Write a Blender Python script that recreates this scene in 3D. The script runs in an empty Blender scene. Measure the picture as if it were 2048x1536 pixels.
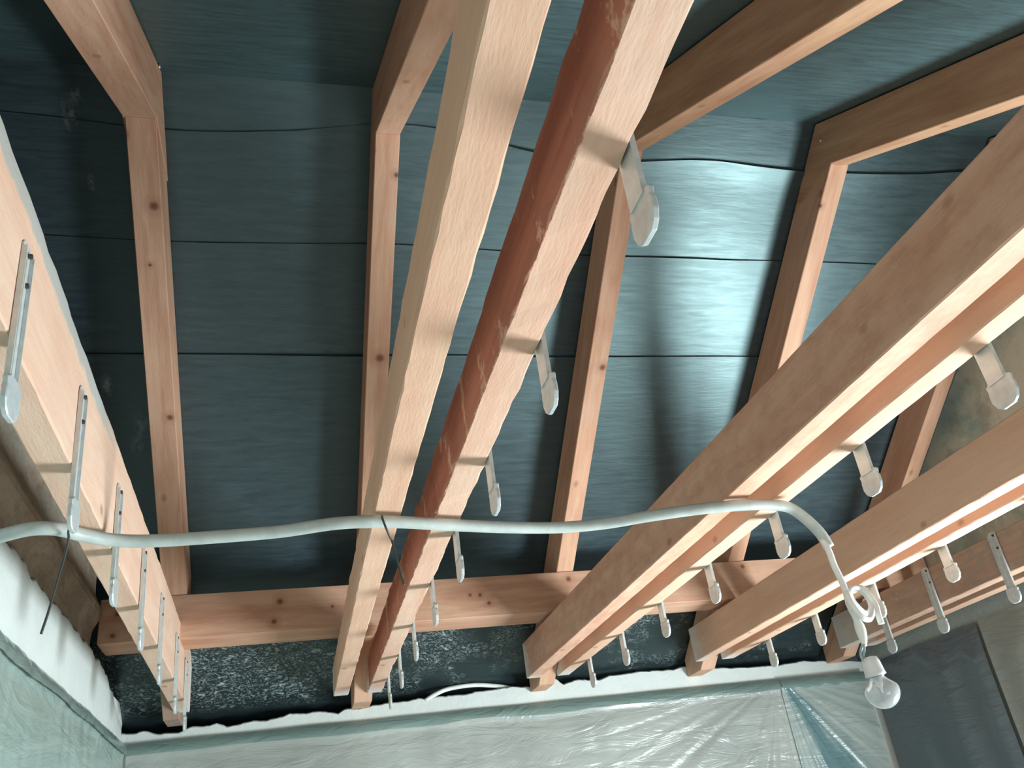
import bpy, bmesh, math, random
from mathutils import Vector, Matrix, noise

# ---------------------------------------------------------------- camera, world, lights, exposure
S = 0.55                      # metres per survey unit (joist underside is 1 unit above the camera)
CAM_Z = 1.55                  # camera height over the floor
scene = bpy.context.scene
COL = scene.collection
R = [(0.96824908, -0.00401287, 0.24995522),
     (-0.2154516, 0.49370299, 0.84251883),
     (-0.12678456, -0.86962133, 0.47716288)]   # world axes expressed in camera axes
FPX = 1744.07


def W(x, y, z):
    return Vector((x * S, y * S, z * S + CAM_Z))


def pix(px, py, axis, val):
    """point of the surveyed place on a real plane (axis = 'x','y','z' at val)"""
    c = (px - 1024, py - 768, FPX)
    d = [sum(R[i][k] * c[k] for k in range(3)) for i in range(3)]
    k = val / d['xyz'.index(axis)]
    return Vector((d[0] * k, d[1] * k, d[2] * k))


cd = bpy.data.cameras.new('camera')
cd.sensor_width = 36.0
cd.lens = FPX / 2048 * 36
cd.clip_start = 0.02
cam = bpy.data.objects.new('camera', cd)
COL.objects.link(cam)
cam.matrix_world = Matrix(((R[0][0], -R[0][1], -R[0][2], 0),
                           (R[1][0], -R[1][1], -R[1][2], 0),
                           (R[2][0], -R[2][1], -R[2][2], CAM_Z),
                           (0, 0, 0, 1)))
scene.camera = cam
scene.view_settings.view_transform = 'Standard'
scene.view_settings.look = 'None'
scene.view_settings.gamma = 1.0
scene.view_settings.use_curve_mapping = False
scene.view_settings.exposure = 0.0

world = bpy.data.worlds.new('world')
scene.world = world
world.use_nodes = True
world.node_tree.nodes['Background'].inputs[0].default_value = (0.80, 0.92, 1.0, 1)
world.node_tree.nodes['Background'].inputs[1].default_value = 0.6

# daylight through the window low in the right wall
WIN_Y = (1.8, 3.5)
WIN_Z = (-1.95, -0.35)


def area(name, loc, target, sx, sy, power, color):
    l = bpy.data.lights.new(name, 'AREA')
    l.shape = 'RECTANGLE'
    l.size = sx
    l.size_y = sy
    l.energy = power
    l.color = color
    o = bpy.data.objects.new(name, l)
    COL.objects.link(o)
    o.location = loc
    d = (target - loc)
    o.rotation_euler = d.to_track_quat('-Z', 'Y').to_euler()
    return o


area('window_daylight', W(4.06, sum(WIN_Y) / 2, sum(WIN_Z) / 2), W(1.2, 2.9, 0.5),
     (WIN_Y[1] - WIN_Y[0]) * S * 0.9, (WIN_Z[1] - WIN_Z[0]) * S * 0.85, 105, (0.87, 0.975, 1.0))
# added fill lamp by the rear wall, which has no window
area('rear_fill', W(2.0, -0.36, -0.9), W(1.4, 5.0, 0.6),
     1.6 * S, 1.2 * S, 7, (0.95, 0.97, 1.0))

# ---------------------------------------------------------------- node helpers


class NT:
    def __init__(s, name):
        s.m = bpy.data.materials.new(name)
        s.m.use_nodes = True
        s.t = s.m.node_tree
        s.b = s.t.nodes['Principled BSDF']

    def n(s, typ, **kw):
        nd = s.t.nodes.new(typ)
        for k, v in kw.items():
            if isinstance(k, str) and hasattr(nd, k):
                setattr(nd, k, v)
        return nd

    def link(s, a, b):
        s.t.links.new(a, b)

    def setv(s, sock, v):
        if hasattr(v, 'is_linked') or isinstance(v, bpy.types.NodeSocket):
            s.link(v, sock)
        else:
            sock.default_value = v

    def coord(s, scale=(1, 1, 1), which='Object'):
        tc = s.n('ShaderNodeTexCoord')
        mp = s.n('ShaderNodeMapping')
        mp.inputs['Scale'].default_value = scale
        s.link(tc.outputs[which], mp.inputs['Vector'])
        return mp.outputs['Vector']

    def noise(s, vec, scale, detail=3, rough=0.55, dist=0.0):
        nd = s.n('ShaderNodeTexNoise')
        s.link(vec, nd.inputs['Vector'])
        nd.inputs['Scale'].default_value = scale
        nd.inputs['Detail'].default_value = detail
        nd.inputs['Roughness'].default_value = rough
        nd.inputs['Distortion'].default_value = dist
        return nd.outputs['Fac']

    def math(s, op, a, b=0.0, c=None, clamp=False):
        nd = s.n('ShaderNodeMath')
        nd.operation = op
        nd.use_clamp = clamp
        s.setv(nd.inputs[0], a)
        s.setv(nd.inputs[1], b)
        if c is not None:
            s.setv(nd.inputs[2], c)
        return nd.outputs[0]

    def ramp(s, f, lo, hi, a=0.0, b=1.0):
        nd = s.n('ShaderNodeMapRange')
        nd.clamp = True
        s.setv(nd.inputs['Value'], f)
        nd.inputs['From Min'].default_value = lo
        nd.inputs['From Max'].default_value = hi
        nd.inputs['To Min'].default_value = a
        nd.inputs['To Max'].default_value = b
        return nd.outputs['Result']

    def mix(s, f, a, b):
        nd = s.n('ShaderNodeMix')
        nd.data_type = 'RGBA'
        s.setv(nd.inputs[0], f)
        for i, v in ((6, a), (7, b)):
            if isinstance(v, tuple):
                nd.inputs[i].default_value = (*v, 1) if len(v) == 3 else v
            else:
                s.link(v, nd.inputs[i])
        return nd.outputs[2]

    def sep(s, vec):
        nd = s.n('ShaderNodeSeparateXYZ')
        s.link(vec, nd.inputs[0])
        return nd.outputs

    def bump(s, h, strength=0.3, dist=0.01):
        nd = s.n('ShaderNodeBump')
        nd.inputs['Strength'].default_value = strength
        nd.inputs['Distance'].default_value = dist
        s.link(h, nd.inputs['Height'])
        s.link(nd.outputs[0], s.b.inputs['Normal'])

    def base(s, c, rough=0.7, spec=0.3, metal=0.0):
        s.setv(s.b.inputs['Base Color'], (*c, 1) if isinstance(c, tuple) else c)
        s.setv(s.b.inputs['Roughness'], rough)
        s.b.inputs['Specular IOR Level'].default_value = spec
        s.b.inputs['Metallic'].default_value = metal


def wood(name, light=(0.66, 0.47, 0.35), dark=(0.46, 0.255, 0.165), knots=(), dust=None, rough_sawn=0.3, dirt=0.0, redside=0.0, topdust=0.0, dirtcol=(0.30, 0.27, 0.24)):
    """timber with grain along local x. dust: (x_start, x_full) white plaster dust on the far end. knots: (x, y, z, r)"""
    light = (light[0], light[1] * .95, light[2] * .92)
    dark = (dark[0], dark[1] * .93, dark[2] * .90)
    t = NT(name)
    v = t.coord((1.0, 9, 9))
    oi = t.n('ShaderNodeObjectInfo')
    add = t.n('ShaderNodeVectorMath')
    add.operation = 'ADD'
    t.link(v, add.inputs[0])
    cmb = t.n('ShaderNodeCombineXYZ')
    r7 = t.math('MULTIPLY', oi.outputs['Random'], 37.0)
    t.link(r7, cmb.inputs[0]); t.link(r7, cmb.inputs[1])
    t.link(cmb.outputs[0], add.inputs[1])
    v = add.outputs[0]
    g1 = t.noise(v, 2.2, 5, 0.6, 0.6)
    g2 = t.noise(v, 9.0, 3, 0.5, 0.2)
    vs = t.coord((1, 1, 1))
    blot = t.noise(vs, 5.0, 3, 0.6)
    f = t.math('ADD', t.math('MULTIPLY', g1, 0.75), t.math('MULTIPLY', g2, 0.25))
    c = t.mix(t.ramp(f, 0.38, 0.66), light, dark)
    c = t.mix(t.ramp(blot, 0.5, 0.75, 0, 0.2), c, tuple(x * 0.82 for x in dark))
    redv = t.noise(t.coord((1.2, 1.2, 1.2)), 3.0, 2)
    c = t.mix(t.ramp(redv, 0.45, 0.7, 0, 0.22), c, (0.66, 0.40, 0.30))
    h = g2
    if knots:
        p = t.coord((1, 1, 1))
        for (kx, ky, kz, kr) in knots:
            dn = t.n('ShaderNodeVectorMath')
            dn.operation = 'DISTANCE'
            t.link(p, dn.inputs[0])
            dn.inputs[1].default_value = (kx, ky, kz)
            dd = t.math('ADD', dn.outputs['Value'], t.math('MULTIPLY', blot, kr * 0.3))
            c = t.mix(t.ramp(dd, kr * 1.3, kr * 3.2, 0.45, 0), c, (0.42, 0.20, 0.12))
            c = t.mix(t.ramp(dd, kr * 0.6, kr * 1.35, 0.9, 0), c, (0.17, 0.065, 0.04))
    # small generic pin knots
    vo = t.n('ShaderNodeTexVoronoi')
    vo.inputs['Scale'].default_value = 4.3
    t.link(t.coord((1, 1.6, 1.6)), vo.inputs['Vector'])
    c = t.mix(t.ramp(vo.outputs['Distance'], 0.03, 0.075, 0.6, 0), c, (0.27, 0.12, 0.075))
    if dirt:
        dn = t.noise(t.coord((3, 5, 5)), 6, 4, 0.7)
        c = t.mix(t.ramp(dn, 0.45, 0.62, 0, dirt), c, dirtcol)
    if redside:
        q = t.sep(t.coord((1, 1, 1)))
        nz = t.noise(t.coord((1.6, 1, 1)), 30, 4, 0.7)
        e = t.math('ADD', q[1], t.math('MULTIPLY', t.math('SUBTRACT', nz, 0.5), 0.009))
        rd = t.mix(t.ramp(g1, 0.35, 0.65), (0.50, 0.21, 0.14), (0.36, 0.125, 0.085))
        c = t.mix(t.ramp(e, redside - .0022, redside - .0012, 0, .9), c, rd)
    if topdust:
        q = t.sep(t.coord((1, 1, 1)))
        nz = t.noise(t.coord((1.0, 1, 1)), 14, 4, 0.7)
        e = t.math('ADD', q[2], t.math('MULTIPLY', t.math('SUBTRACT', nz, 0.5), 0.03))
        mk = t.math('MULTIPLY', t.ramp(e, topdust - .004, topdust + .004, 0, .75), t.ramp(q[0], -1.6, -1.75))
        c = t.mix(mk, c, (0.33, 0.40, 0.40))
    if dust:
        x = t.sep(t.coord((1, 1, 1)))[0]
        nz = t.noise(t.coord((1.0, 1.4, 1.4)), 45, 4, 0.7)
        e = t.math('ADD', x, t.math('MULTIPLY', t.math('SUBTRACT', nz, 0.5), 0.16))
        c = t.mix(t.math('MULTIPLY', t.ramp(e, dust[0], dust[1], 0, 0.85), t.ramp(x, -0.006, -0.001, 1, 0.2)), c, (0.72, 0.74, 0.72))
        sp = t.n('ShaderNodeTexVoronoi')
        sp.inputs['Scale'].default_value = 60
        t.link(t.coord((0.6, 1, 1)), sp.inputs['Vector'])
        spm = t.math('MULTIPLY', t.ramp(sp.outputs['Distance'], 0.10, 0.17, 1, 0),
                     t.math('MULTIPLY', t.ramp(x, dust[0] - 0.55, dust[0] + 0.05), t.ramp(nz, 0.5, 0.6)))
        c = t.mix(spm, c, (0.72, 0.66, 0.6))
    t.base(c, 0.72, 0.25)
    fz = t.noise(t.coord((14, 60, 60)), 5, 3)
    t.bump(t.math('ADD', t.math('MULTIPLY', h, 0.5), t.math('MULTIPLY', fz, 0.5)), rough_sawn, 0.004)
    return t.m


def membrane(name, specks=0, tint=(0.030, 0.046, 0.057), rough=0.37, smear=0.0, marks=()):
    t = NT(name)
    v = t.coord((3.0, 22, 22))
    n1 = t.noise(v, 3.2, 4, 0.6, 0.4)
    n2 = t.noise(t.coord((1, 1, 1)), 2.4, 3, 0.5)
    c = t.mix(t.ramp(n1, 0.35, 0.68), tuple(x * 0.72 for x in tint), tuple(x * 1.35 for x in tint))
    fine = t.noise(t.coord((10, 60, 60)), 4.0, 3, 0.6)
    c = t.mix(t.ramp(fine, 0.35, 0.7, 0, .35), c, tuple(x * 1.9 for x in tint))
    c = t.mix(t.ramp(n2, 0.35, 0.7, 0, 0.3), c, (tint[0] * 1.5, tint[1] * 1.45, tint[2] * 1.35))
    if specks:
        for sc, lo, thr, fade in ((30, 0.16, 0.50, .9), (70, 0.22, 0.50, .6), (120, 0.3, 0.47, .4)):
            co = t.coord((0.8, 1.2, 1.2))
            nn = t.n('ShaderNodeTexNoise')
            nn.inputs['Scale'].default_value = 30
            nn.inputs['Detail'].default_value = 3
            t.link(co, nn.inputs['Vector'])
            mxv = t.n('ShaderNodeVectorMath'); mxv.operation = 'MULTIPLY_ADD'
            t.link(nn.outputs['Color'], mxv.inputs[0])
            mxv.inputs[1].default_value = (0.06, 0.06, 0.06)
            t.link(co, mxv.inputs[2])
            vo = t.n('ShaderNodeTexVoronoi')
            vo.inputs['Scale'].default_value = sc
            t.link(mxv.outputs[0], vo.inputs['Vector'])
            cl = t.noise(t.coord((0.9, 1, 1)), 6.0, 4, 0.65)
            sx = t.sep(t.coord())
            lx = t.ramp(sx[0], -1.4, 0.1, 0.17, -0.02)      # heavier splashes towards the left
            cl = t.math('ADD', cl, lx)
            # splashes stop in a ragged line above the wall
            yy = t.math('SUBTRACT', 1.0, t.math('MULTIPLY', t.math('ABSOLUTE', t.math('SUBTRACT', sx[1], 1.535)), 6.0), clamp=True)
            m = t.math('MULTIPLY', t.ramp(vo.outputs['Distance'], lo * 0.9, lo * 1.6, 1, 0), t.ramp(cl, thr, thr + 0.13, 0, fade))
            m = t.math('MULTIPLY', m, t.ramp(yy, 0.0, 0.35))
            c = t.mix(m, c, (0.40, 0.48, 0.48))
    for (mx, my, mz, mr) in marks:
        dn = t.n('ShaderNodeVectorMath')
        dn.operation = 'DISTANCE'
        t.link(t.coord((2.2, 1, 1)), dn.inputs[0])
        dn.inputs[1].default_value = (mx * 2.2, my, mz)
        nz = t.noise(t.coord((1.5, 1, 1)), 45, 4, 0.7)
        c = t.mix(t.math('MULTIPLY', t.ramp(dn.outputs['Value'], mr * .3, mr, .8, 0), t.ramp(nz, .42, .62)), c, (0.30, 0.33, 0.36))
    if smear:
        sm = t.noise(t.coord((5, 1.2, 1.2)), 2.4, 4, 0.65)
        c = t.mix(t.ramp(sm, 0.62, 0.72, 0, smear), c, (0.30, 0.31, 0.33))
    t.base(c, t.ramp(n1, 0.3, 0.7, rough - 0.03, rough + 0.05), 1.0)
    t.b.inputs['Specular Tint'].default_value = (0.70, 1.0, 1.0, 1)
    t.b.inputs['IOR'].default_value = 1.52
    t.bump(t.math('ADD', t.math('MULTIPLY', n1, 0.7), t.math('MULTIPLY', n2, 0.3)), 0.16, 0.004)
    return t.m


def plaster(name, col=(0.74, 0.79, 0.77), dirt=0.0, dirtcol=(0.3, 0.27, 0.22)):
    t = NT(name)
    n1 = t.noise(t.coord(), 9, 4, 0.6)
    n2 = t.noise(t.coord(), 60, 3, 0.6)
    c = t.mix(t.ramp(n1, 0.3, 0.7), tuple(x * 0.92 for x in col), col)
    if dirt:
        c = t.mix(t.ramp(n2, 0.35, 0.65, 0, dirt), c, dirtcol)
    t.base(c, 0.85, 0.15)
    t.bump(t.math('ADD', n1, t.math('MULTIPLY', n2, 0.4)), 0.35, 0.01)
    return t.m


def plastic(name, col, alpha=0.8, rough=0.28, wr=(2, 2, 8), tealfold=False):
    t = NT(name)
    n1 = t.noise(t.coord(wr), 2.0, 4, 0.6, 1.2)
    n2 = t.noise(t.coord((1, 1, 1)), 1.7, 3)
    c = t.mix(t.ramp(n2, 0.35, 0.65), tuple(x * 0.8 for x in col), tuple(min(1, x * 1.12) for x in col))
    if tealfold:
        sx = t.sep(t.coord())
        dz = t.math('SUBTRACT', CAM_Z + .884 * S, sx[2])
        dx = t.math('SUBTRACT', sx[0], 3.36 * S)
        q = t.math('DIVIDE', dx, t.math('ADD', dz, 0.03))
        nn = t.noise(t.coord((3, 3, 1.2)), 4, 3)
        q = t.math('ADD', q, t.math('MULTIPLY', t.math('SUBTRACT', nn, .5), 0.5))
        c = t.mix(t.math('MULTIPLY', t.ramp(q, 0.12, 0.28), t.ramp(q, 0.85, 0.55)), c, (0.15, 0.27, 0.29))
    t.base(c, rough, 0.6)
    t.b.inputs['Alpha'].default_value = alpha
    t.b.inputs['Coat Weight'].default_value = 0.4
    t.b.inputs['Coat Roughness'].default_value = 0.12
    t.bump(n1, 0.5, 0.02)
    return t.m


def simple(name, col, rough=0.5, spec=0.4, metal=0.0, mottled=0.12, scale=30):
    t = NT(name)
    n1 = t.noise(t.coord(), scale, 3)
    c = t.mix(t.ramp(n1, 0.3, 0.7), tuple(x * (1 - mottled) for x in col), tuple(min(1, x * (1 + mottled)) for x in col))
    t.base(c, rough, spec, metal)
    return t.m


# ---------------------------------------------------------------- object helpers
def tag(o, label=None, cat=None, group=None, kind=None):
    if label: o['label'] = label
    if cat: o['category'] = cat
    if group: o['group'] = group
    if kind: o['kind'] = kind
    return o


def link_mesh(name, bm, mat, parent=None, smooth=False, M=None):
    bmesh.ops.recalc_face_normals(bm, faces=bm.faces)
    me = bpy.data.meshes.new(name)
    bm.to_mesh(me); bm.free()
    if mat: me.materials.append(mat)
    if smooth:
        for p in me.polygons: p.use_smooth = True
    o = bpy.data.objects.new(name, me)
    COL.objects.link(o)
    if parent: o.parent = parent
    if M is not None: o.matrix_world = M
    return o


def empty(name, loc):
    o = bpy.data.objects.new(name, None)
    o.empty_display_size = 0.05
    COL.objects.link(o)
    o.location = loc
    return o


def box(bm, a, b):
    vs = [bm.verts.new((x, y, z)) for x in (a[0], b[0]) for y in (a[1], b[1]) for z in (a[2], b[2])]
    for f in ((0, 1, 3, 2), (4, 6, 7, 5), (0, 4, 5, 1), (2, 3, 7, 6), (0, 2, 6, 4), (1, 5, 7, 3)):
        bm.faces.new([vs[i] for i in f])
    return vs


def timber(name, p_far, p_near, up, w, h, mat, jit=0.0012, seed=0, cut=None):
    """rectangular plank; p_far/p_near = centre of its underside at both ends (world). local x runs near->far, origin at far end"""
    x = (p_far - p_near)
    L = x.length
    x.normalize()
    y = up.cross(x).normalized()
    z = x.cross(y)
    M = Matrix((x, y, z)).transposed().to_4x4()
    M.translation = p_far
    rnd = random.Random(seed)
    bm = bmesh.new()
    n = max(2, int(L / 0.035))
    ch = 0.0022
    prof = [(-w / 2 + ch, 0), (w / 2 - ch, 0), (w / 2, ch), (w / 2, h - ch), (w / 2 - ch, h), (-w / 2 + ch, h), (-w / 2, h - ch), (-w / 2, ch)]
    rings = []
    for i in range(n + 1):
        t = -L + L * i / n
        ring = []
        for k, (py, pz) in enumerate(prof):
            j = jit * (noise.noise(Vector((t * 22 + seed * 9, k * 5.1, 0))) * 1.6 + rnd.uniform(-0.5, 0.5))
            j2 = jit * 0.8 * rnd.uniform(-1, 1)
            zz = pz
            xx = t
            ring.append(bm.verts.new((xx, py + j * (1 if py > 0 else -1), zz + (j2 if 0 < i < n else 0) * 0.6)))
        rings.append(ring)
    m = len(prof)
    for i in range(n):
        for k in range(m):
            bm.faces.new((rings[i][k], rings[i][(k + 1) % m], rings[i + 1][(k + 1) % m], rings[i + 1][k]))
    bm.faces.new(rings[0]); bm.faces.new(list(reversed(rings[-1])))
    return link_mesh(name, bm, mat, M=M)


def prism_yz(name, poly, x0, x1, mat, ang, org, x0b=None):
    """polygon in the (y,z) survey plane, extruded x0..x1; local x axis along the timber (slope angle ang)"""
    o3 = W((x0 + x1) / 2, *org)
    ux = Vector((0, math.cos(ang), math.sin(ang)))
    uz = Vector((0, -math.sin(ang), math.cos(ang)))
    uy = uz.cross(ux)
    M = Matrix((ux, uy, uz)).transposed().to_4x4()
    M.translation = o3
    Mi = M.inverted()
    bm = bmesh.new()
    A = [bm.verts.new(Mi @ W(x0, *p)) for p in poly]
    B = [bm.verts.new(Mi @ W(x1, *p)) for p in poly]
    bm.faces.new(A); bm.faces.new(list(reversed(B)))
    n = len(poly)
    for i in range(n):
        bm.faces.new((A[i], B[i], B[(i + 1) % n], A[(i + 1) % n]))
    bmesh.ops.recalc_face_normals(bm, faces=bm.faces)
    bmesh.ops.bevel(bm, geom=bm.edges[:], offset=0.0018, segments=1, affect='EDGES')
    return link_mesh(name, bm, mat, M=M), Mi


def smooth_path(pts, n=8):
    out = []
    P = [pts[0] + (pts[0] - pts[1])] + list(pts) + [pts[-1] + (pts[-1] - pts[-2])]
    for i in range(1, len(P) - 2):
        for k in range(n):
            t = k / n
            a, b, c, d = P[i - 1], P[i], P[i + 1], P[i + 2]
            out.append(0.5 * ((2 * b) + (c - a) * t + (2 * a - 5 * b + 4 * c - d) * t * t + (3 * b - 3 * c + d - a) * t ** 3))
    out.append(P[-2])
    return out


def tube_bm(bm, pts, r, seg=12, cap=True):
    rings = []
    prev = None
    for i, p in enumerate(pts):
        d = (pts[min(i + 1, len(pts) - 1)] - pts[max(i - 1, 0)]).normalized()
        if prev is None:
            a = d.orthogonal().normalized()
        else:
            a = (prev - d * prev.dot(d)).normalized()
        prev = a
        b = d.cross(a)
        rr = r(i / (len(pts) - 1)) if callable(r) else r
        rings.append([bm.verts.new(p + (a * math.cos(2 * math.pi * k / seg) + b * math.sin(2 * math.pi * k / seg)) * rr) for k in range(seg)])
    for i in range(len(rings) - 1):
        for k in range(seg):
            bm.faces.new((rings[i][k], rings[i][(k + 1) % seg], rings[i + 1][(k + 1) % seg], rings[i + 1][k]))
    if cap:
        bm.faces.new(rings[0]); bm.faces.new(list(reversed(rings[-1])))


def PW(px, py, axis, val):
    return W(*pix(px, py, axis, val))


UP = Vector((0, 0, 1))
# ---------------------------------------------------------------- room shell
XL, XR, YF, YN = -0.97, 4.12, 5.85, -0.42
RIDGE_Y, RIDGE_Z = 2.84, 3.175
MF, MN = -0.6925, 0.61


def roof_z(y):
    return RIDGE_Z + (MF * (y - RIDGE_Y) if y > RIDGE_Y else MN * (y - RIDGE_Y))


M_plaster = plaster('white_plaster')
t = NT('rough_beige_wall')
a1 = t.noise(t.coord((1, .45, 1)), 9, 5, 0.65, 0.5)
a2 = t.noise(t.coord(), 70, 3, 0.6)
cc = t.mix(t.ramp(a1, 0.38, 0.62), (0.52, 0.46, 0.38), (0.33, 0.26, 0.20))
cc = t.mix(t.ramp(t.noise(t.coord((1, .6, 1)), 5.0, 3), .52, .66, 0, .5), cc, (0.30, 0.36, 0.32))
cc = t.mix(t.ramp(a2, .5, .7, 0, .3), cc, (0.22, 0.19, 0.15))
t.base(cc, .88, .1)
t.bump(t.math('ADD', a1, a2), .4, .008)
M_plaster_rough = t.m
M_floor = simple('warm_bounce_floor', (0.42, 0.33, 0.27), 0.8)  # unseen floor, tinted warm for the light it bounces onto the timbers
M_dark = simple('dark_felt_gable', (0.05, 0.06, 0.075), 0.7)

bm = bmesh.new()
box(bm, W(XL - 0.2, YN - 0.2, -2.95), W(XR + 0.2, YF + 0.2, -2.82))
tag(link_mesh('floor', bm, M_floor), kind='structure')

# far wall with a torn top edge of white plaster
bm = bmesh.new()
prof = [(-0.97, .955), (-0.9, .950), (-0.83, .957), (-.75, .935), (-0.62, .930), (-0.56, .958), (-0.47, .952), (-.42, .962), (-.36, .938), (-.2, .957), (-0.12, .948), (0.0, .975), (.2, .975), (.3, .955), (0.34, .972), (0.42, .965), (.6, .985),
        (.8, .992), (1.0, .992), (1.25, 1.005), (1.45, 1.015), (1.56, 1.0), (1.68, 1.03), (1.74, 1.045), (1.78, 1.0), (1.9, 1.022), (2.05, 1.008), (2.16, 1.03), (2.35, 1.035), (2.6, 1.03), (2.68, 1.045), (2.8, 1.02), (3.1, 1.0), (3.4, .992), (3.6, 1.005), (3.9, .98), (4.12, .96)]
N = 260
rows = []
for i in range(N + 1):
    x = XL + (XR - XL) * i / N
    for k in range(len(prof) - 1):
        if prof[k][0] <= x <= prof[k + 1][0] + 1e-6:
            f = (x - prof[k][0]) / (prof[k + 1][0] - prof[k][0])
            z = prof[k][1] + f * (prof[k + 1][1] - prof[k][1])
            break
    z += 0.007 * noise.noise(Vector((x * 14, 0.3, 0))) + 0.005 * noise.noise(Vector((x * 45, 1.3, 0)))
    rows.append([bm.verts.new(W(x, YF, -2.82)), bm.verts.new(W(x, YF, z - 0.008)), bm.verts.new(W(x, YF + 0.012, z)), bm.verts.new(W(x, YF + 0.1, z + 0.004)), bm.verts.new(W(x, YF + 0.1, -2.82))])
for a, b in zip(rows, rows[1:]):
    for k in range(5):
        bm.faces.new((a[k], b[k], b[(k + 1) % 5], a[(k + 1) % 5]))
bm.faces.new(rows[0]); bm.faces.new(list(reversed(rows[-1])))
tag(link_mesh('wall_back', bm, M_plaster), kind='structure')

# left wall: rough beige upper part and white plaster below with a ragged upper edge
bm = bmesh.new()
box(bm, W(XL - 0.12, YN, -2.82), W(XL, YF + 0.1, 0.95))
box(bm, W(XL - 0.12, 5.14, 0.95), W(XL, YF + 0.1, 1.12))
wl = link_mesh('wall_left', bm, M_plaster); tag(wl, kind='structure')
bm = bmesh.new()
rows = []
for i in range(181):
    y = YN + (4.876 - YN) * i / 180
    row = [bm.verts.new(W(XL - .12, y, .95))]
    for k in range(25):
        z = .95 + .69 * k / 24
        bx = -.012 + .045 * math.exp(-((z - 1.40) / .07) ** 2) + .006 * noise.noise(Vector((y * 4, z * 9, 0))) + .004 * noise.noise(Vector((y * 14, z * 25, 0)))
        row.append(bm.verts.new(W(XL + bx, y, z)))
    row.append(bm.verts.new(W(XL - .12, y, 1.64)))
    rows.append(row)
for a, b in zip(rows, rows[1:]):
    for k in range(27):
        bm.faces.new((a[k], b[k], b[(k + 1) % 27], a[(k + 1) % 27]))
bm.faces.new(rows[0]); bm.faces.new(rows[-1][::-1])
link_mesh('upper_wall', bm, M_plaster_rough, parent=wl)
# plaster coat, ragged edge
bm = bmesh.new()
rows = []
N = 220
for i in range(N + 1):
    y = YN + (YF - YN) * i / N
    z = 1.215 + 0.02 * noise.noise(Vector((y * 2.5, 7, 0))) + 0.022 * noise.noise(Vector((y * 9, 2, 0))) + 0.012 * noise.noise(Vector((y * 30, 5, 0)))
    if y > 5.0:
        z -= (y - 5.0) ** 1.5 * 0.28
    b = 0.018
    rows.append([bm.verts.new(W(XL + 0.001, y, 0.6)), bm.verts.new(W(XL + b * 1.2, y, 0.6)), bm.verts.new(W(XL + b, y, z - 0.07)), bm.verts.new(W(XL + b * 0.7, y, z - 0.02)), bm.verts.new(W(XL + 0.001, y, z))])
for a, b in zip(rows, rows[1:]):
    for k in range(5):
        bm.faces.new((a[k], b[k], b[(k + 1) % 5], a[(k + 1) % 5]))
bm.faces.new(rows[0]); bm.faces.new(list(reversed(rows[-1])))
link_mesh('plaster_coat', bm, plaster('white_plaster_coat', (0.66, 0.71, 0.69)), parent=wl, smooth=True)

t = NT('mottled_gable')
a1 = t.noise(t.coord(), 3.5, 5, 0.65, 0.6)
a2 = t.noise(t.coord((1, 1.3, 1)), 8.0, 4, 0.6)
cc = t.mix(t.ramp(a1, 0.42, 0.6), (0.74, 0.70, 0.56), (0.40, 0.52, 0.47))
cc = t.mix(t.ramp(a2, 0.52, 0.66, 0, .5), cc, (0.36, 0.33, 0.27))
t.base(cc, .85, .1)
t.bump(a2, .3, .01)
M_gable = t.m
# right wall with a window opening low down (outside the picture)
bm = bmesh.new()
t = 0.25
box(bm, W(XR, YN, -2.82), W(XR + t, WIN_Y[0], 1.1))
box(bm, W(XR, WIN_Y[1], -2.82), W(XR + t, YF + 0.1, 1.1))
box(bm, W(XR, WIN_Y[0], -2.82), W(XR + t, WIN_Y[1], WIN_Z[0]))
box(bm, W(XR, WIN_Y[0], WIN_Z[1]), W(XR + t, WIN_Y[1], 1.1))
wr = tag(link_mesh('wall_right', bm, plaster('grey_plaster', (0.52, 0.56, 0.54), 0.25)), kind='structure')
bm = bmesh.new()
poly = [(YN, 1.1), (YN, roof_z(YN) + .02), (RIDGE_Y, RIDGE_Z + .02), (YF, roof_z(YF) + .02), (YF, 1.1)]
A = [bm.verts.new(W(XR, *p)) for p in poly]; B = [bm.verts.new(W(XR + .2, *p)) for p in poly]
bm.faces.new(A); bm.faces.new(B[::-1])
for i in range(5): bm.faces.new((A[i], B[i], B[(i + 1) % 5], A[(i + 1) % 5]))
link_mesh('gable', bm, M_gable, parent=wr)
# rear wall
bm = bmesh.new()
box(bm, W(XL - .12, YN - 0.2, -2.82), W(XR + .2, YN, 1.0))
tag(link_mesh('wall_front', bm, plaster('white_plaster_rear', (0.7, 0.72, 0.7))), kind='structure')
# window frame
fr = tag(empty('window_1', W(XR + .1, sum(WIN_Y) / 2, WIN_Z[0])), kind='structure')
bm = bmesh.new()
c0 = Vector(fr.location)
y0, y1, z0, z1 = WIN_Y[0], WIN_Y[1], WIN_Z[0], WIN_Z[1]
for a, b in (((y0, z0), (y1, z0 + .09)), ((y0, z1 - .09), (y1, z1)), ((y0, z0 + .09), (y0 + .09, z1 - .09)), ((y1 - .09, z0 + .09), (y1, z1 - .09))):
    box(bm, W(XR + .1, *a) - c0, W(XR + .2, *b) - c0)
link_mesh('window_frame', bm, simple('white_frame', (.75, .75, .75)), parent=fr)

# left gable far out under the roof, dark felt
bm = bmesh.new()
box(bm, W(-2.6, YN, 0.8), W(-2.5, YF + .6, 3.3))
gl = link_mesh('trim_1', bm, M_dark); tag(gl, kind='structure')
bm = bmesh.new()
box(bm, W(-2.6, YN - .2, 0.7), W(XL - 0.12, YF + .6, 0.8))
tag(link_mesh('trim_2', bm, M_dark), kind='structure')

# ---------------------------------------------------------------- roof underlay (ceiling)


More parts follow.
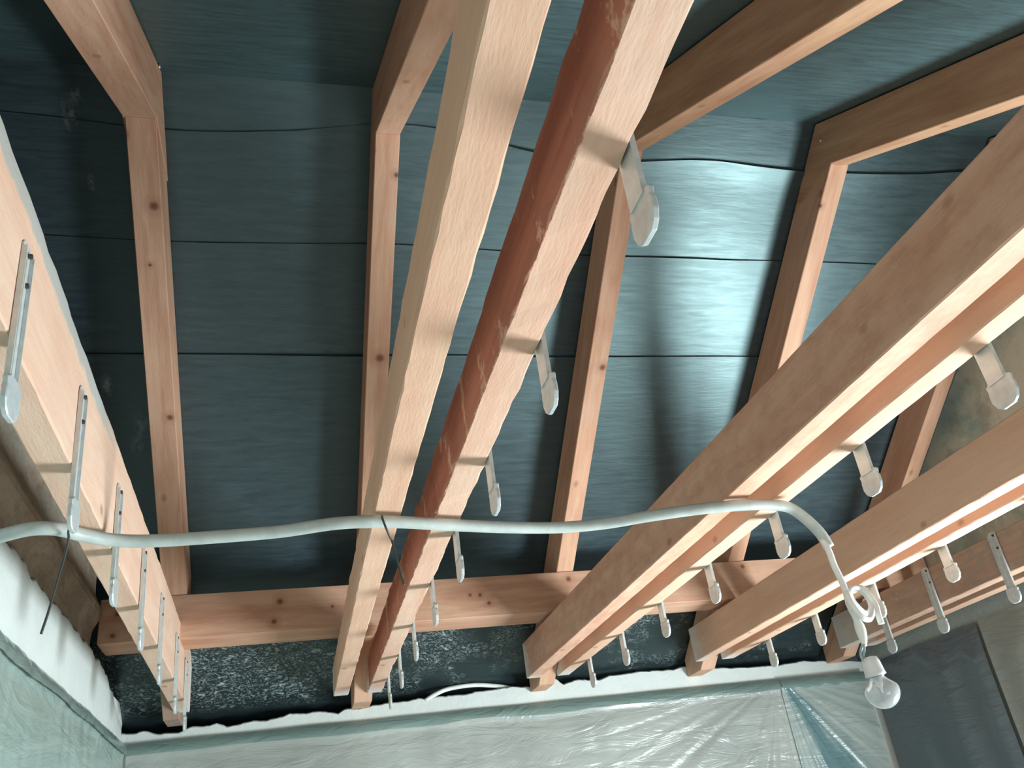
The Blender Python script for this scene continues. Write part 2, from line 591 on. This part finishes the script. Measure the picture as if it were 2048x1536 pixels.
def on_far(px, py):
    d = pix(px, py, 'y', 1.0)
    k = (RIDGE_Z - MF * RIDGE_Y) / (d.z - MF * d.y)
    return W(*(d * k)) - W(1.5, RIDGE_Y, RIDGE_Z)


M_mem = membrane('roof_membrane', marks=[(*on_far(140, 225), .05), (*on_far(150, 190), .03), (*on_far(183, 365), .025), (*on_far(283, 850), .05), (*on_far(275, 890), .04), (*on_far(215, 770), .04)])
M_mem_sp = membrane('splashed_membrane', specks=1, tint=(0.012, 0.018, 0.021))
M_mem_lit = membrane('lit_membrane', tint=(0.050, 0.087, 0.096), rough=0.48)  # same membrane as the far slope; brighter tint paints light onto the near slope
ceil = tag(empty('ceiling', W(1.5, RIDGE_Y, RIDGE_Z)), kind='structure')
c0 = Vector(ceil.location)


def sheet(y0, y1, mat, off0, off1, lip=0.0, wav=0.0035, x0=-2.55, x1=4.3, seed=0, top=0.0):
    """strip of felt on the slope from y0 to y1 (survey), hanging off below the battens"""
    bm = bmesh.new()
    nx, ny = 150, max(8, int(abs(y1 - y0) * 24))
    g = []
    for j in range(ny + 1):
        row = []
        v = j / ny
        for i in range(nx + 1):
            x = x0 + (x1 - x0) * i / nx
            ye = y1 + lip * noise.noise(Vector((x * 1.1, seed, 3.0)))
            ys = y0 + top * noise.noise(Vector((x * 0.9, seed * 3.0, 1.0)))
            y = ys + (ye - ys) * v
            base = RIDGE_Z + (MF if y0 >= RIDGE_Y - 0.001 and y1 > y0 else MN) * (y - RIDGE_Y)
            sag = wav * noise.noise(Vector((x * 1.7 + seed, y * 2.2, seed))) + wav * 0.5 * noise.noise(Vector((x * 5 + seed, y * 7, seed)))
            edge = (1 - v) ** 6 * off0 * (.3 + .7 * max(0, min(1, (x + .3) / 1.6)) if y0 < 3.8 else 1) * (1 + 0.8 * noise.noise(Vector((x * 1.3, seed, 4)))) + v ** 5 * (off1 * (1 + 0.7 * noise.noise(Vector((x * 1.6, seed * 2, 9)))))
            row.append(bm.verts.new(W(x, y, base + sag - edge) - c0))
        g.append(row)
    for j in range(ny):
        for i in range(nx):
            bm.faces.new((g[j][i], g[j][i + 1], g[j + 1][i + 1], g[j + 1][i]))
    return link_mesh('membrane_sheet', bm, mat, parent=ceil, smooth=True)


sheet(RIDGE_Y, 3.14, M_mem, 0.0, -0.012, seed=1, wav=.004)
sheet(3.015, 3.56, M_mem, 0.026, -0.010, seed=2, top=0.10)
sheet(3.455, 4.04, M_mem, 0.012, -0.010, seed=3, top=0.02)
sheet(3.937, 5.42, M_mem, 0.011, 0.0, seed=4, top=0.008)
sheet(5.40, 6.45, M_mem_sp, 0.0, 0.0, seed=5)
sheet(RIDGE_Y, -0.75, M_mem_lit, 0.0, 0.0, seed=6)
# boarding over the felt keeps daylight out
bm = bmesh.new()
for (a, b) in ((YN - .5, RIDGE_Y), (RIDGE_Y, YF + .8)):
    v = [bm.verts.new(W(x, y, (RIDGE_Z + (MN if b == RIDGE_Y else MF) * (y - RIDGE_Y)) + dz) - c0) for dz in (.05, .09) for x in (-2.7, 4.4) for y in (a, b)]
    for f in ((0, 1, 3, 2), (4, 6, 7, 5), (0, 4, 5, 1), (2, 3, 7, 6), (0, 2, 6, 4), (1, 5, 7, 3)):
        bm.faces.new([v[i] for i in f])
link_mesh('roof_boarding', bm, M_dark, parent=ceil)
bm = bmesh.new()
box(bm, W(-2.6, YF + .6, 0.4) - c0, W(4.4, YF + .65, 1.3) - c0)
box(bm, W(-2.6, YF + .1, 0.3) - c0, W(4.4, YF + .65, 0.4) - c0)
link_mesh('eaves_board', bm, M_dark, parent=ceil)

# ---------------------------------------------------------------- timbers
KY, KZ = 2.84, 2.893
GR = 'rafters of the roof slopes'


def rz(y):      # underside of far rafters
    return KZ + MF * (y - KY)


aF, aN = math.atan(MF), math.atan(MN)
RT = 0.268
ZC = 0.965
YC = KY + (ZC - KZ) / MF
raf = [(-0.647, -0.525, 'leftmost far-slope rafter, beside the left joist', [(308, 412, 1.0), (340, 835, .8), (300, 530, .4)]),
       (0.385, 0.495, 'far-slope rafter with its foot behind the left beam of the centre pair', [(760, 716, 1.1), (793, 350, .6)]),
       (1.555, 1.66, 'far-slope rafter just right of the centre joist pair', [(1205, 735, .9), (1165, 737, .9)]),
       (2.69, 2.795, 'far-slope rafter ending below a screw, foot hidden by the right joist pair', [(1641, 412, .6), (1540, 730, .7)]),
       (3.79, 3.89, 'rightmost far-slope rafter, short piece seen below the right joist pair', [])]
LW, DW = (0.68, 0.45, 0.32), (0.52, 0.28, 0.18)
for i, (x0, x1, lab, kn) in enumerate(raf):
    o3 = W((x0 + x1) / 2, 5.0, rz(5.0))
    yt = KY + (RIDGE_Z - .012 - KZ) / -MF
    if i == 0:
        poly = [(KY, KZ), (5.06, rz(5.06)), (5.06, rz(5.06) + RT), (yt, KZ)]
    else:
        poly = [(KY, KZ), (YC, ZC), (5.845, ZC), (5.845, rz(5.845) + RT), (yt, KZ)]
    m = wood('rafter_wood_%d' % i, LW, DW)
    o, Mi = prism_yz('rafter', poly, x0, x1, m, aF, (5.0, rz(5.0)))
    # knots sit on the underside where the photo shows them
    ks = []
    for (px, py, s) in kn:
        c = pix(px, py, 'y', 4.0)
        d = c
        # intersect ray with the underside plane
        k = (KZ - MF * KY) / (d.z - MF * d.y)
        q = d * k
        ks.append((*(Mi @ W(*q)), 0.010 * s * 1.15))
    if ks:
        o.data.materials[0] = wood('rafter_wood_knotty_%d' % i, LW, DW, knots=ks)
    tag(o, 'planed pine ' + lab, 'rafter', GR)
    if i == 0:
        bm = bmesh.new()
    poly2 = [(KY, KZ), (yt, KZ + .001), (RIDGE_Y, RIDGE_Z - .008), (-0.35, RIDGE_Z - .008 + MN * (-0.35 - RIDGE_Y)), (-0.35, KZ + MN * (-0.35 - KY))]
    dy = 0.0
    o, _ = prism_yz('rafter', poly2, x0 + (.0 if i else -.01), x1 + (0 if i else .005), wood('near_rafter_wood_%d' % i, LW, DW) if i in (0, 1) else wood('near_rafter_wood_%d' % i, (0.58, 0.37, 0.23), (0.42, 0.22, 0.13)), aN, (KY, KZ))
    tag(o, ['leftmost near-slope rafter running up out of the top left corner',
            'near-slope rafter leaving the top edge just left of the centre joist pair',
            'near-slope rafter behind the centre joist pair reaching the top edge',
            'near-slope rafter with a screw at its lower end, running to the right edge',
            'near-slope rafter at the right edge beside the gable'][i], 'rafter', 'near slope rafters')

# lower tail of the first rafter beside its joist
o, _ = prism_yz('rafter', [(5.07, rz(5.07)), (YC, ZC), (5.845, ZC), (5.845, rz(5.845) + RT), (5.07, rz(5.07) + RT)], -0.70, -0.61, wood('tail_wood', (0.42, 0.32, 0.26), (0.30, 0.18, 0.13), dirt=.5), aF, (5.84, rz(5.84)))
tag(o, 'dusty lower rafter end at the left joist foot above the far wall', 'rafter')

# plate under the rafters
pts = [(4.882, 1.24), (4.882, rz(4.882) - .004), (5.13, rz(5.13) - .004), (5.13, 1.24)]
M0 = Matrix.Translation(W(1.575, 4.882, 1.24))
bm = bmesh.new()
Mi = M0.inverted()
A = [bm.verts.new(Mi @ W(-0.95, *p)) for p in pts]
B = [bm.verts.new(Mi @ W(4.11, *p)) for p in pts]
bm.faces.new(A); bm.faces.new(B[::-1])
for i in range(4): bm.faces.new((A[i], B[i], B[(i + 1) % 4], A[(i + 1) % 4]))
bmesh.ops.bevel(bm, geom=bm.edges[:], offset=0.002, segments=1, affect='EDGES')
ks = []
for px, py, s in ((560, 1203, 1.0), (548, 1243, .9), (940, 1190, .6), (960, 1190, .7), (978, 1206, .7), (1137, 1158, 1.0), (1485, 1133, 1.0), (235, 1228, .8), (225, 1272, .8), (665, 1213, .5)):
    ks.append((*(Mi @ PW(px, py, 'y', 4.882)), 0.010 * s))
o = link_mesh('purlin', bm, wood('plate_wood', LW, (0.50, 0.27, 0.18), knots=ks), M=M0)
tag(o, 'long horizontal pine purlin crossing behind the joists under the rafters', 'purlin')

# joists
GJ = 'ceiling joists in pairs'
JL = dict(light=(0.75, 0.53, 0.395), dark=(0.67, 0.42, 0.30))


def joist(xf, xn, w, z0, z1, yf, mat, label, seed, jit=.0012, yn=-0.38, group=GJ):
    o = timber('ceiling_joist', W(xf, yf, z0), W(xn, yn, z0), UP, w * S, (z1 - z0) * S, mat, jit, seed)
    return tag(o, label, 'joist', group)


MJ = [wood('joist_wood_%d' % i, dust=(-0.10 - 0.02 * (i % 3), -0.02), rough_sawn=.3, **JL) for i in range(4)]
MJred = wood('joist_wood_reddish', (0.76, 0.55, 0.43), (0.67, 0.42, 0.31), dust=(-0.11, -0.02), rough_sawn=.3, redside=0.0242)
MJc = wood('joist_wood_planed', (0.76, 0.51, 0.38), (0.64, 0.36, 0.25), dust=(-0.06, -0.01), rough_sawn=.25, dirt=.35, dirtcol=(0.46, 0.24, 0.16))
joist(-0.598, -0.535, 0.085, 1.0, 1.325, 5.62, wood('joist_wood_left', (0.77, 0.59, 0.47), (0.70, 0.48, 0.36), dust=(-0.12, -0.02), rough_sawn=.3, topdust=.150), 'left single rough-sawn joist running from the left edge down to the far left corner', 1, .001)
joist(0.305, 0.303, 0.087, 1.0, 1.165, 5.55, MJ[1], 'left beam of the centre joist pair, pale underside', 2, .0012)
joist(0.505, 0.503, 0.088, 1.0, 1.18, 5.55, MJred, 'right beam of the centre joist pair, red-brown left side and hangers', 3, .002)
joist(1.508, 1.508, 0.09, 1.0, 1.218, 5.55, MJc, 'left beam of the right joist pair, broad brown side facing left', 4, .0006)
joist(1.705, 1.70, 0.083, 1.0, 1.218, 5.55, MJ[2], 'right beam of the right joist pair, bright underside with white hangers', 5, .0006)
joist(2.648, 2.655, 0.083, 1.0, 1.215, 5.50, wood('joist_wood_d', dust=(-0.10, 0.03), rough_sawn=.25, **JL), 'left beam of the joist pair by the lower right, below the cable bend', 6, .0006)
joist(2.842, 2.842, 0.085, 1.0, 1.215, 5.50, MJ[3], 'right beam of the joist pair at the lower right, next to the loop of cable', 7, .0006)
joist(3.742, 3.742, 0.085, 1.0, 1.215, 5.50, wood('joist_wood_e', (0.58, 0.40, 0.30), (0.44, 0.27, 0.19), dust=(-0.30, 0.14), rough_sawn=.3, dirt=.4), 'dusty joist along the right wall, last one on the right', 8, .001)
joist(3.94, 3.94, 0.085, 1.0, 1.215, 5.50, MJ[3], 'joist tight against the right wall, just behind the dusty joist with hangers', 9, .001)

# ---------------------------------------------------------------- hangers
M_zinc = simple('galvanised_steel', (0.66, 0.69, 0.68), 0.42, 0.5, 0.35, 0.1, 60)
M_zinc2 = simple('galvanised_clip', (0.60, 0.65, 0.66), 0.38, 0.5, 0.35, 0.12, 60)
M_nail = simple('nail_steel', (0.10, 0.10, 0.10), 0.4, 0.5, 0.8)


def extrude_poly(bm, poly, x0, x1):
    A = [bm.verts.new((x0, a, b)) for a, b in poly]
    B = [bm.verts.new((x1, a, b)) for a, b in poly]
    bm.faces.new(A); bm.faces.new(B[::-1])
    n = len(poly)
    for i in range(n):
        bm.faces.new((A[i], B[i], B[(i + 1) % n], A[(i + 1) % n]))


def make_hanger():
    # local: z=0 at the bottom of the clip, plate in the yz plane, x>0 away from the joist
    root = empty('ceiling_hanger', W(0, 0, 0))
    u = S
    hw, H = 0.028 * u, 0.385 * u
    bm = bmesh.new()
    extrude_poly(bm, [(-hw, .07 * u), (hw, .07 * u), (hw, H - .006), (hw - .006, H), (-hw + .006, H), (-hw, H - .006)], 0.0, 0.0016)
    for s in (-1, 1):      # folded edges
        box(bm, (0.0016, s * hw - (0.0016 if s > 0 else 0), .08 * u), (0.006, s * hw + (0 if s > 0 else .0016), H - .01))
    box(bm, (0.0016, -.0018, .09 * u), (0.0034, .0018, H - .02))
    link_mesh('strap', bm, M_zinc, parent=root)
    bm = bmesh.new()
    w1 = 0.044 * u
    poly = []
    outline = [(0.026, .082), (w1 / u, .072), (w1 / u * .93, .058), (w1 / u, .050), (w1 / u, .028), (w1 / u * .8, .010), (w1 / u * .45, 0), ]
    poly = [(a * u, b * u) for a, b in outline] + [(-a * u, b * u) for a, b in reversed(outline)]
    extrude_poly(bm, poly, 0.0016, 0.008)
    bmesh.ops.recalc_face_normals(bm, faces=bm.faces)
    bmesh.ops.bevel(bm, geom=bm.edges[:], offset=0.0012, segments=1, affect='EDGES')
    link_mesh('clip', bm, M_zinc2, parent=root)
    for zz in (H - .012, H - .05):
        bm = bmesh.new()
        bmesh.ops.create_cone(bm, cap_ends=True, segments=12, radius1=.0035, radius2=.0028, depth=.003,
                              matrix=Matrix.Translation((.0045, .006, zz)) @ Matrix.Rotation(math.pi / 2, 4, 'Y'))
        link_mesh('nail', bm, M_nail, parent=root)
    return root


proto = make_hanger()
GH = 'metal ceiling hangers nailed to the joists'
ordn = ['nearest', 'second', 'third', 'fourth', 'fifth', 'sixth', 'seventh', 'eighth']
sets = [
    ('on the left single joist', lambda y: -0.494 - (y + .38) / 6.0 * .062 + .003, [1.6, 2.2, 2.83, 3.45, 4.05, 4.73, 5.25], 0),
    ('on the centre joist pair', lambda y: 0.550, [1.005, 1.605, 2.21, 2.80, 3.39, 4.0, 4.6, 5.18], 0),
    ('on the right joist pair', lambda y: 1.747, [1.60, 2.19, 2.768, 3.37, 3.945, 4.53, 5.13], 0),
    ('on the lower right joist pair', lambda y: 2.886, [2.70, 3.295, 3.87, 4.445, 5.01], 0),
    ('on the dusty joist along the right wall', lambda y: 3.695, [3.83, 4.42, 4.93], 1),
]
first = True
rr = random.Random(4)
for nm, fx, ys, side in sets:
    for i, y in enumerate(ys):
        if first:
            h = proto; first = False
        else:
            h = proto.copy(); COL.objects.link(h)
            for ch in list(proto.children):
                c = ch.copy(); COL.objects.link(c); c.parent = h
        h.location = W(fx(y), y, 0.838 + rr.uniform(-.006, .006))
        h.rotation_euler = (rr.uniform(-.02, .02) + (0.10 if 'left single' in nm else 0), 0, math.pi if side else 0)
        tag(h, 'galvanised metal hanger %s, %s' % (nm, 'nearest to the viewer' if i == 0 else ordn[i] + ' from the viewer'), 'hanger', GH)

# ---------------------------------------------------------------- conduit, cable, lamp
M_cond = simple('grey_pvc_conduit', (0.50, 0.56, 0.54), 0.4, 0.4)
cp = [(-150, 1098), (-60, 1085), (0, 1072), (60, 1058), (115, 1058), (165, 1070), (225, 1080), (300, 1082), (430, 1074), (560, 1063), (680, 1046), (790, 1044), (900, 1050), (1020, 1055), (1120, 1055), (1210, 1047), (1300, 1032), (1400, 1018), (1490, 1010), (1545, 1010)]
zc = 0.974
pts = [PW(x, y, 'z', zc - 0.004) for x, y in cp]
# bend downwards beyond the last joist contact
yb = pts[-1].y / S
bend = [(1580, 1016), (1612, 1038), (1640, 1066), (1658, 1095)]
pts += [PW(x, y, 'y', yb + .01) for x, y in bend]
bm = bmesh.new()
sp = smooth_path(pts, 6)
tube_bm(bm, sp, 0.0195 * S, 16)
con = link_mesh('conduit', bm, M_cond, smooth=True)
tag(con, 'pale grey plastic conduit strung across under the joists', 'conduit')

M_cab = simple('white_cable', (0.80, 0.82, 0.80), 0.45)
lamp = empty('hanging_bulb', PW(1768, 1418, 'y', yb))
L0 = Vector(lamp.location)
Y = yb


def P(x, y, dy=0.0):
    return PW(x, y, 'y', Y + dy) - L0


bm = bmesh.new()
tube_bm(bm, smooth_path([P(1640, 1070, .012), P(1656, 1098), P(1668, 1130), P(1680, 1155), P(1690, 1178), P(1696, 1200), P(1704, 1222)], 6), 0.0112 * S, 10)
link_mesh('cable', bm, M_cab, parent=lamp, smooth=True)
bm = bmesh.new()
tube_bm(bm, smooth_path([P(1692, 1182), P(1702, 1206, -.02), P(1722, 1232, -.03), P(1738, 1238, -.02), P(1744, 1222, 0), P(1738, 1198, .03), P(1722, 1180, .03), P(1706, 1176, .01), P(1698, 1184, 0), P(1708, 1206, .02),
                         P(1728, 1226, .04), P(1741, 1222, .05), P(1742, 1205, .05), P(1730, 1182, .04), P(1720, 1176, .03), P(1734, 1186, .02), P(1750, 1208, .01), P(1756, 1228, 0), P(1763, 1248, 0)], 7), 0.0105 * S, 10)
link_mesh('cable_coil', bm, M_cab, parent=lamp, smooth=True)
bm = bmesh.new()
tube_bm(bm, smooth_path([P(1694, 1205), P(1702, 1222), P(1712, 1238), P(1720, 1256), P(1727, 1280), P(1729, 1292)], 6), lambda t: (0.007 + 0.010 * math.exp(-((t - .62) / .22) ** 2)) * S, 12)
link_mesh('taped_joint', bm, simple('white_tape', (.80, .81, .79), .6), parent=lamp, smooth=True)
bm = bmesh.new()
tube_bm(bm, smooth_path([P(1727, 1286), P(1722, 1300, .01), P(1722, 1312), P(1727, 1322)], 5), 0.0045 * S, 8)
tube_bm(bm, smooth_path([P(1727, 1286), P(1729, 1300, -.01), P(1727, 1312), P(1731, 1324)], 5), 0.004 * S, 8)
link_mesh('bare_wire', bm, simple('blue_grey_wire', (.35, .45, .48), .5), parent=lamp, smooth=True)
# holder: lathe around the bulb axis
top, bot = P(1737, 1314), P(1778, 1417)
ax = (bot - top).normalized()


def lathe(bm, o, d, prof, seg=28):
    a = d.orthogonal().normalized(); b = d.cross(a)
    rings = [[bm.verts.new(o + d * t + (a * math.cos(2 * math.pi * k / seg) + b * math.sin(2 * math.pi * k / seg)) * r) for k in range(seg)] for t, r in prof]
    for i in range(len(rings) - 1):
        for k in range(seg):
            bm.faces.new((rings[i][k], rings[i][(k + 1) % seg], rings[i + 1][(k + 1) % seg], rings[i + 1][k]))
    bm.faces.new(rings[0]); bm.faces.new(rings[-1][::-1])


LT = (bot - top).length
bm = bmesh.new()
lathe(bm, top, ax, [(0, .012 * S), (.004 * S, .025 * S), (.02 * S, .029 * S), (LT * .32, .032 * S), (LT * .365, .034 * S), (LT * .38, .028 * S)])
link_mesh('lamp_holder', bm, simple('white_plastic', (.72, .74, .75), .35), parent=lamp, smooth=True)
t = NT('bulb_glass')
t.base((0.93, 0.96, 0.97), 0.04, 0.7)
t.b.inputs['Transmission Weight'].default_value = 0.80
t.b.inputs['IOR'].default_value = 1.45
bm = bmesh.new()
rb = .0545 * S
cz = LT - rb
pr = []
for k in range(9):
    f = k / 8
    t_ = LT * .38 + (cz - LT * .38) * f * .93
    pr.append((t_, .0235 * S + (rb - .0235 * S) * (f * f * (3 - 2 * f)) * .985))
for k in range(15):
    a = math.radians(0 + k * 89 / 14)
    pr.append((cz + rb * math.sin(a), rb * math.cos(a)))
lathe(bm, top, ax, pr, 36)
bmesh.ops.recalc_face_normals(bm, faces=bm.faces)
b2 = bmesh.new()
lathe(b2, top, ax, [(t_ + (.0012 if n_ == 0 else (-.0008 if n_ > 14 else 0)), r_ - .0012 if r_ > .003 else r_ * .5) for n_, (t_, r_) in enumerate(pr)], 36)
bmesh.ops.recalc_face_normals(b2, faces=b2.faces)
bmesh.ops.reverse_faces(b2, faces=b2.faces)
tmp = bpy.data.meshes.new('tmp'); b2.to_mesh(tmp); b2.free()
me = bpy.data.meshes.new('glass_bulb')
bm.from_mesh(tmp); bm.to_mesh(me); bm.free(); bpy.data.meshes.remove(tmp)
me.materials.append(t.m)
for p in me.polygons: p.use_smooth = True
gb = bpy.data.objects.new('glass_bulb', me); COL.objects.link(gb); gb.parent = lamp
bm = bmesh.new()
lathe(bm, top, ax, [(LT * .385, .014 * S), (LT * .55, .012 * S), (LT * .62, .004 * S), (LT * .70, .003 * S)], 12)
link_mesh('bulb_stem', bm, simple('frosted_stem', (.8, .82, .82), .3), parent=gb, smooth=True)
tag(lamp, 'clear light bulb in a white holder hanging from a looped white cable', 'light bulb')

# wire ties
M_wire = simple('dark_binding_wire', (0.06, 0.07, 0.065), 0.5, .4, .4)


def wire(label, pts, r=0.0035):
    bm = bmesh.new()
    tube_bm(bm, smooth_path(pts, 6), r * S, 8)
    return tag(link_mesh('binding_wire', bm, M_wire, smooth=True), label, 'wire', 'dark wires tying the conduit')


yw = pix(765, 1046, 'z', zc).y - .03
wire('dark wire looped round the conduit below the centre joist pair', [PW(764, 1032, 'y', yw), PW(766, 1040, 'y', yw - .03), PW(772, 1056, 'y', yw - .035), PW(780, 1074, 'y', yw - .01), PW(784, 1082, 'y', yw), PW(794, 1120, 'y', yw), PW(802, 1150, 'y', yw), PW(808, 1170, 'y', yw)])
yw = pix(140, 1064, 'z', zc).y - .03
wire('long dark wire hanging from the conduit in front of the left wall', [PW(150, 1050, 'y', yw), PW(144, 1046, 'y', yw - .02), PW(137, 1062, 'y', yw - .035), PW(137, 1078, 'y', yw - .01), PW(130, 1110, 'y', yw), PW(115, 1160, 'y', yw), PW(98, 1220, 'y', yw), PW(82, 1268, 'y', yw)])

# cable hump lying on the wall top
bm = bmesh.new()
tube_bm(bm, smooth_path([PW(850, 1402, 'y', 5.86), PW(872, 1388, 'y', 5.86), PW(900, 1377, 'y', 5.87), PW(950, 1370, 'y', 5.88), PW(1000, 1373, 'y', 5.89), PW(1030, 1380, 'y', 5.9), PW(1060, 1400, 'y', 5.91)], 6), 0.014 * S, 10)
tag(link_mesh('electric_cable', bm, M_cab, smooth=True), 'white cable arching over the torn top of the far wall', 'cable')

# screws at the ridge joint
M_screw = simple('screw_zinc', (.65, .7, .62), .35, .5, .8)


def screw(p, d, label):
    bm = bmesh.new()
    q = d.normalized()
    lathe(bm, Vector((0, 0, 0)), q, [(-.002, .004), (.001, .006), (.003, .005), (.004, .002)], 12)
    o = link_mesh('screw', bm, M_screw, smooth=True)
    o.location = p
    tag(o, label, 'screw')


screw(PW(1641, 281, 'x', 2.688), Vector((-1, 0, 0)), 'zinc screw head in the side of the right near-slope rafter at its ridge joint')
screw(PW(318, 133, 'x', -0.518), Vector((1, 0, 0)), 'zinc screw at the ridge joint of the leftmost rafter')

# ---------------------------------------------------------------- plastic sheeting on the walls
M_sheet = plastic('clear_grey_plastic_sheet', (0.43, 0.465, 0.44), .88, .30)
M_sheet_teal = plastic('teal_plastic_sheet', (0.40, 0.47, 0.45), .88, .24, tealfold=True)
M_sheet_l = plastic('green_plastic_sheet', (0.36, 0.48, 0.44), .88, .35)
M_sheet_d = plastic('dark_plastic_sheet', (0.10, 0.13, 0.15), .96, .42)


M_hem = plastic('hem_plastic', (0.20, 0.29, 0.27), .9, .4)


def drape(name, fpos, nu, nv, mat, label, hem=None, n=(0, -1, 0)):
    bm = bmesh.new()
    g = [[bm.verts.new(fpos(i / nu, j / nv)) for i in range(nu + 1)] for j in range(nv + 1)]
    for j in range(nv):
        for i in range(nu):
            bm.faces.new((g[j][i], g[j][i + 1], g[j + 1][i + 1], g[j + 1][i]))
    o = link_mesh(name, bm, mat, smooth=True)
    if hem:
        bm = bmesh.new()
        nn = Vector(n) * .004
        g = []
        for k in range(7):
            g.append([bm.verts.new(fpos(i / nu, 0) + nn * (1 + 1.2 * math.sin(k / 6 * math.pi)) + Vector((0, 0, -.0005 - (.038 + .012 * noise.noise(Vector((i / nu * 9, 3, 1)))) * k / 6))
                                   + nn * 3.2 * k / 6) for i in range(nu + 1)])
        for j in range(6):
            for i in range(nu):
                bm.faces.new((g[j][i], g[j][i + 1], g[j + 1][i + 1], g[j + 1][i]))
        link_mesh('hem', bm, hem, parent=o, smooth=True)
    return tag(o, label, 'plastic sheet')



def fold(a, k, sharp=3.0):
    v = math.sin(a * k)
    return math.copysign(abs(v) ** (1 / sharp), v)


def f_back(u, v):
    x = XL + .055 + (3.350 - XL - .055) * u
    ztop = .888 + .004 * noise.noise(Vector((x * 3, 0, 0)))
    z = ztop + (-2.6 - ztop) * v ** 1.6
    d = ztop - z
    r = 0.008 + min(1, d * 6) * 0.012
    # slack fold below the batten edge
    r += 0.016 * math.exp(-((d - .05) / .03) ** 2)
    # radiating creases toward the nail at (3.3, .87)
    ang = math.atan2(d + .02, 3.35 - x)
    w = max(0, min(1, (x - 1.2) / 1.4))
    r += 0.020 * w * min(1, d * 5) * (abs(noise.noise(Vector((ang * 9.0, 0.4, 0)))) + .5 * abs(noise.noise(Vector((ang * 26.0, x, 0)))))
    r += 0.012 * noise.noise(Vector((x * 2.2, z * 0.7, 2))) * min(1, d * 4)
    r += 0.006 * noise.noise(Vector((x * 9, z * 2.0, 4))) * min(1, d * 4)
    return W(x, YF - max(.004, r + .01), z)


drape('plastic_sheet', f_back, 420, 130, M_sheet, 'clear grey plastic sheet hung over the far wall below the plaster strip', M_hem)


def f_teal(u, v):
    ztop = .884
    # fan out from the nail, widening downwards
    z = ztop + (-2.6 - ztop) * v ** 1.6
    d = ztop - z
    xl = 3.354
    xr = 3.44 + min(.66, d * 2.4)
    if v == 0: xr = 4.10
    xr = max(xr, 4.10) if d < .0 else 4.10
    xr = 4.04
    x = xl + (xr - xl) * u
    ang = math.atan2(x - 3.36, d + .03)
    r = .02 + .022 * min(1, d * 6) * (abs(noise.noise(Vector((ang * 5.0, 3.4, 0)))) + .7 * abs(noise.noise(Vector((ang * 15.0, d, 1.5)))))
    r += .012 * math.exp(-((d - .04) / .03) ** 2)
    return W(x, YF - r - .012, z)


drape('plastic_sheet', f_teal, 140, 130, M_sheet_teal, 'teal crumpled plastic sheet at the right end of the far wall, under the bulb', M_hem)


def f_left(u, v):
    y = YN + .02 + (YF - .04 - YN - .02) * u
    ztop = .893 + .008 * noise.noise(Vector((y * 2, 5, 0)))
    z = ztop + (-2.6 - ztop) * v ** 1.6
    d = ztop - z
    r = .030 + .02 * min(1, d * 5) * (.6 + noise.noise(Vector((y * 3.0, z * .6, 7)))) + .012 * math.exp(-((d - .05) / .03) ** 2)
    r += .006 * noise.noise(Vector((y * 12, z * 2, 7)))
    return W(XL + r, y, z)


drape('plastic_sheet', f_left, 260, 90, M_sheet_l, 'greenish plastic sheet hung over the left wall below the white plaster', M_hem, (1, 0, 0))


def f_right(u, v):
    y = 3.42 + (YF - .05 - 3.42) * u
    ztop = .925 + .01 * noise.noise(Vector((y * 3, 8, 0)))
    z = ztop + (-2.6 - ztop) * v ** 1.4
    d = ztop - z
    r = .035 + .030 * min(1, d * 5) * (.5 + .5 * math.sin(y * 15 + 1.2 * math.sin(y * 4))) + .01 * noise.noise(Vector((y * 6, z, 7)))
    return W(XR - r, y, z)


drape('plastic_sheet', lambda u, v: f_right(.505 + .495 * u, v), 130, 90, M_sheet_d, 'dark blue-grey plastic sheet in vertical folds on the right wall beside the bulb')
drape('plastic_sheet', lambda u, v: f_right(.495 * u, v), 100, 90, plastic('beige_grey_plastic_sheet', (0.27, 0.29, 0.27), .96, .42), 'beige-grey plastic sheet on the right wall in the lower right picture corner')
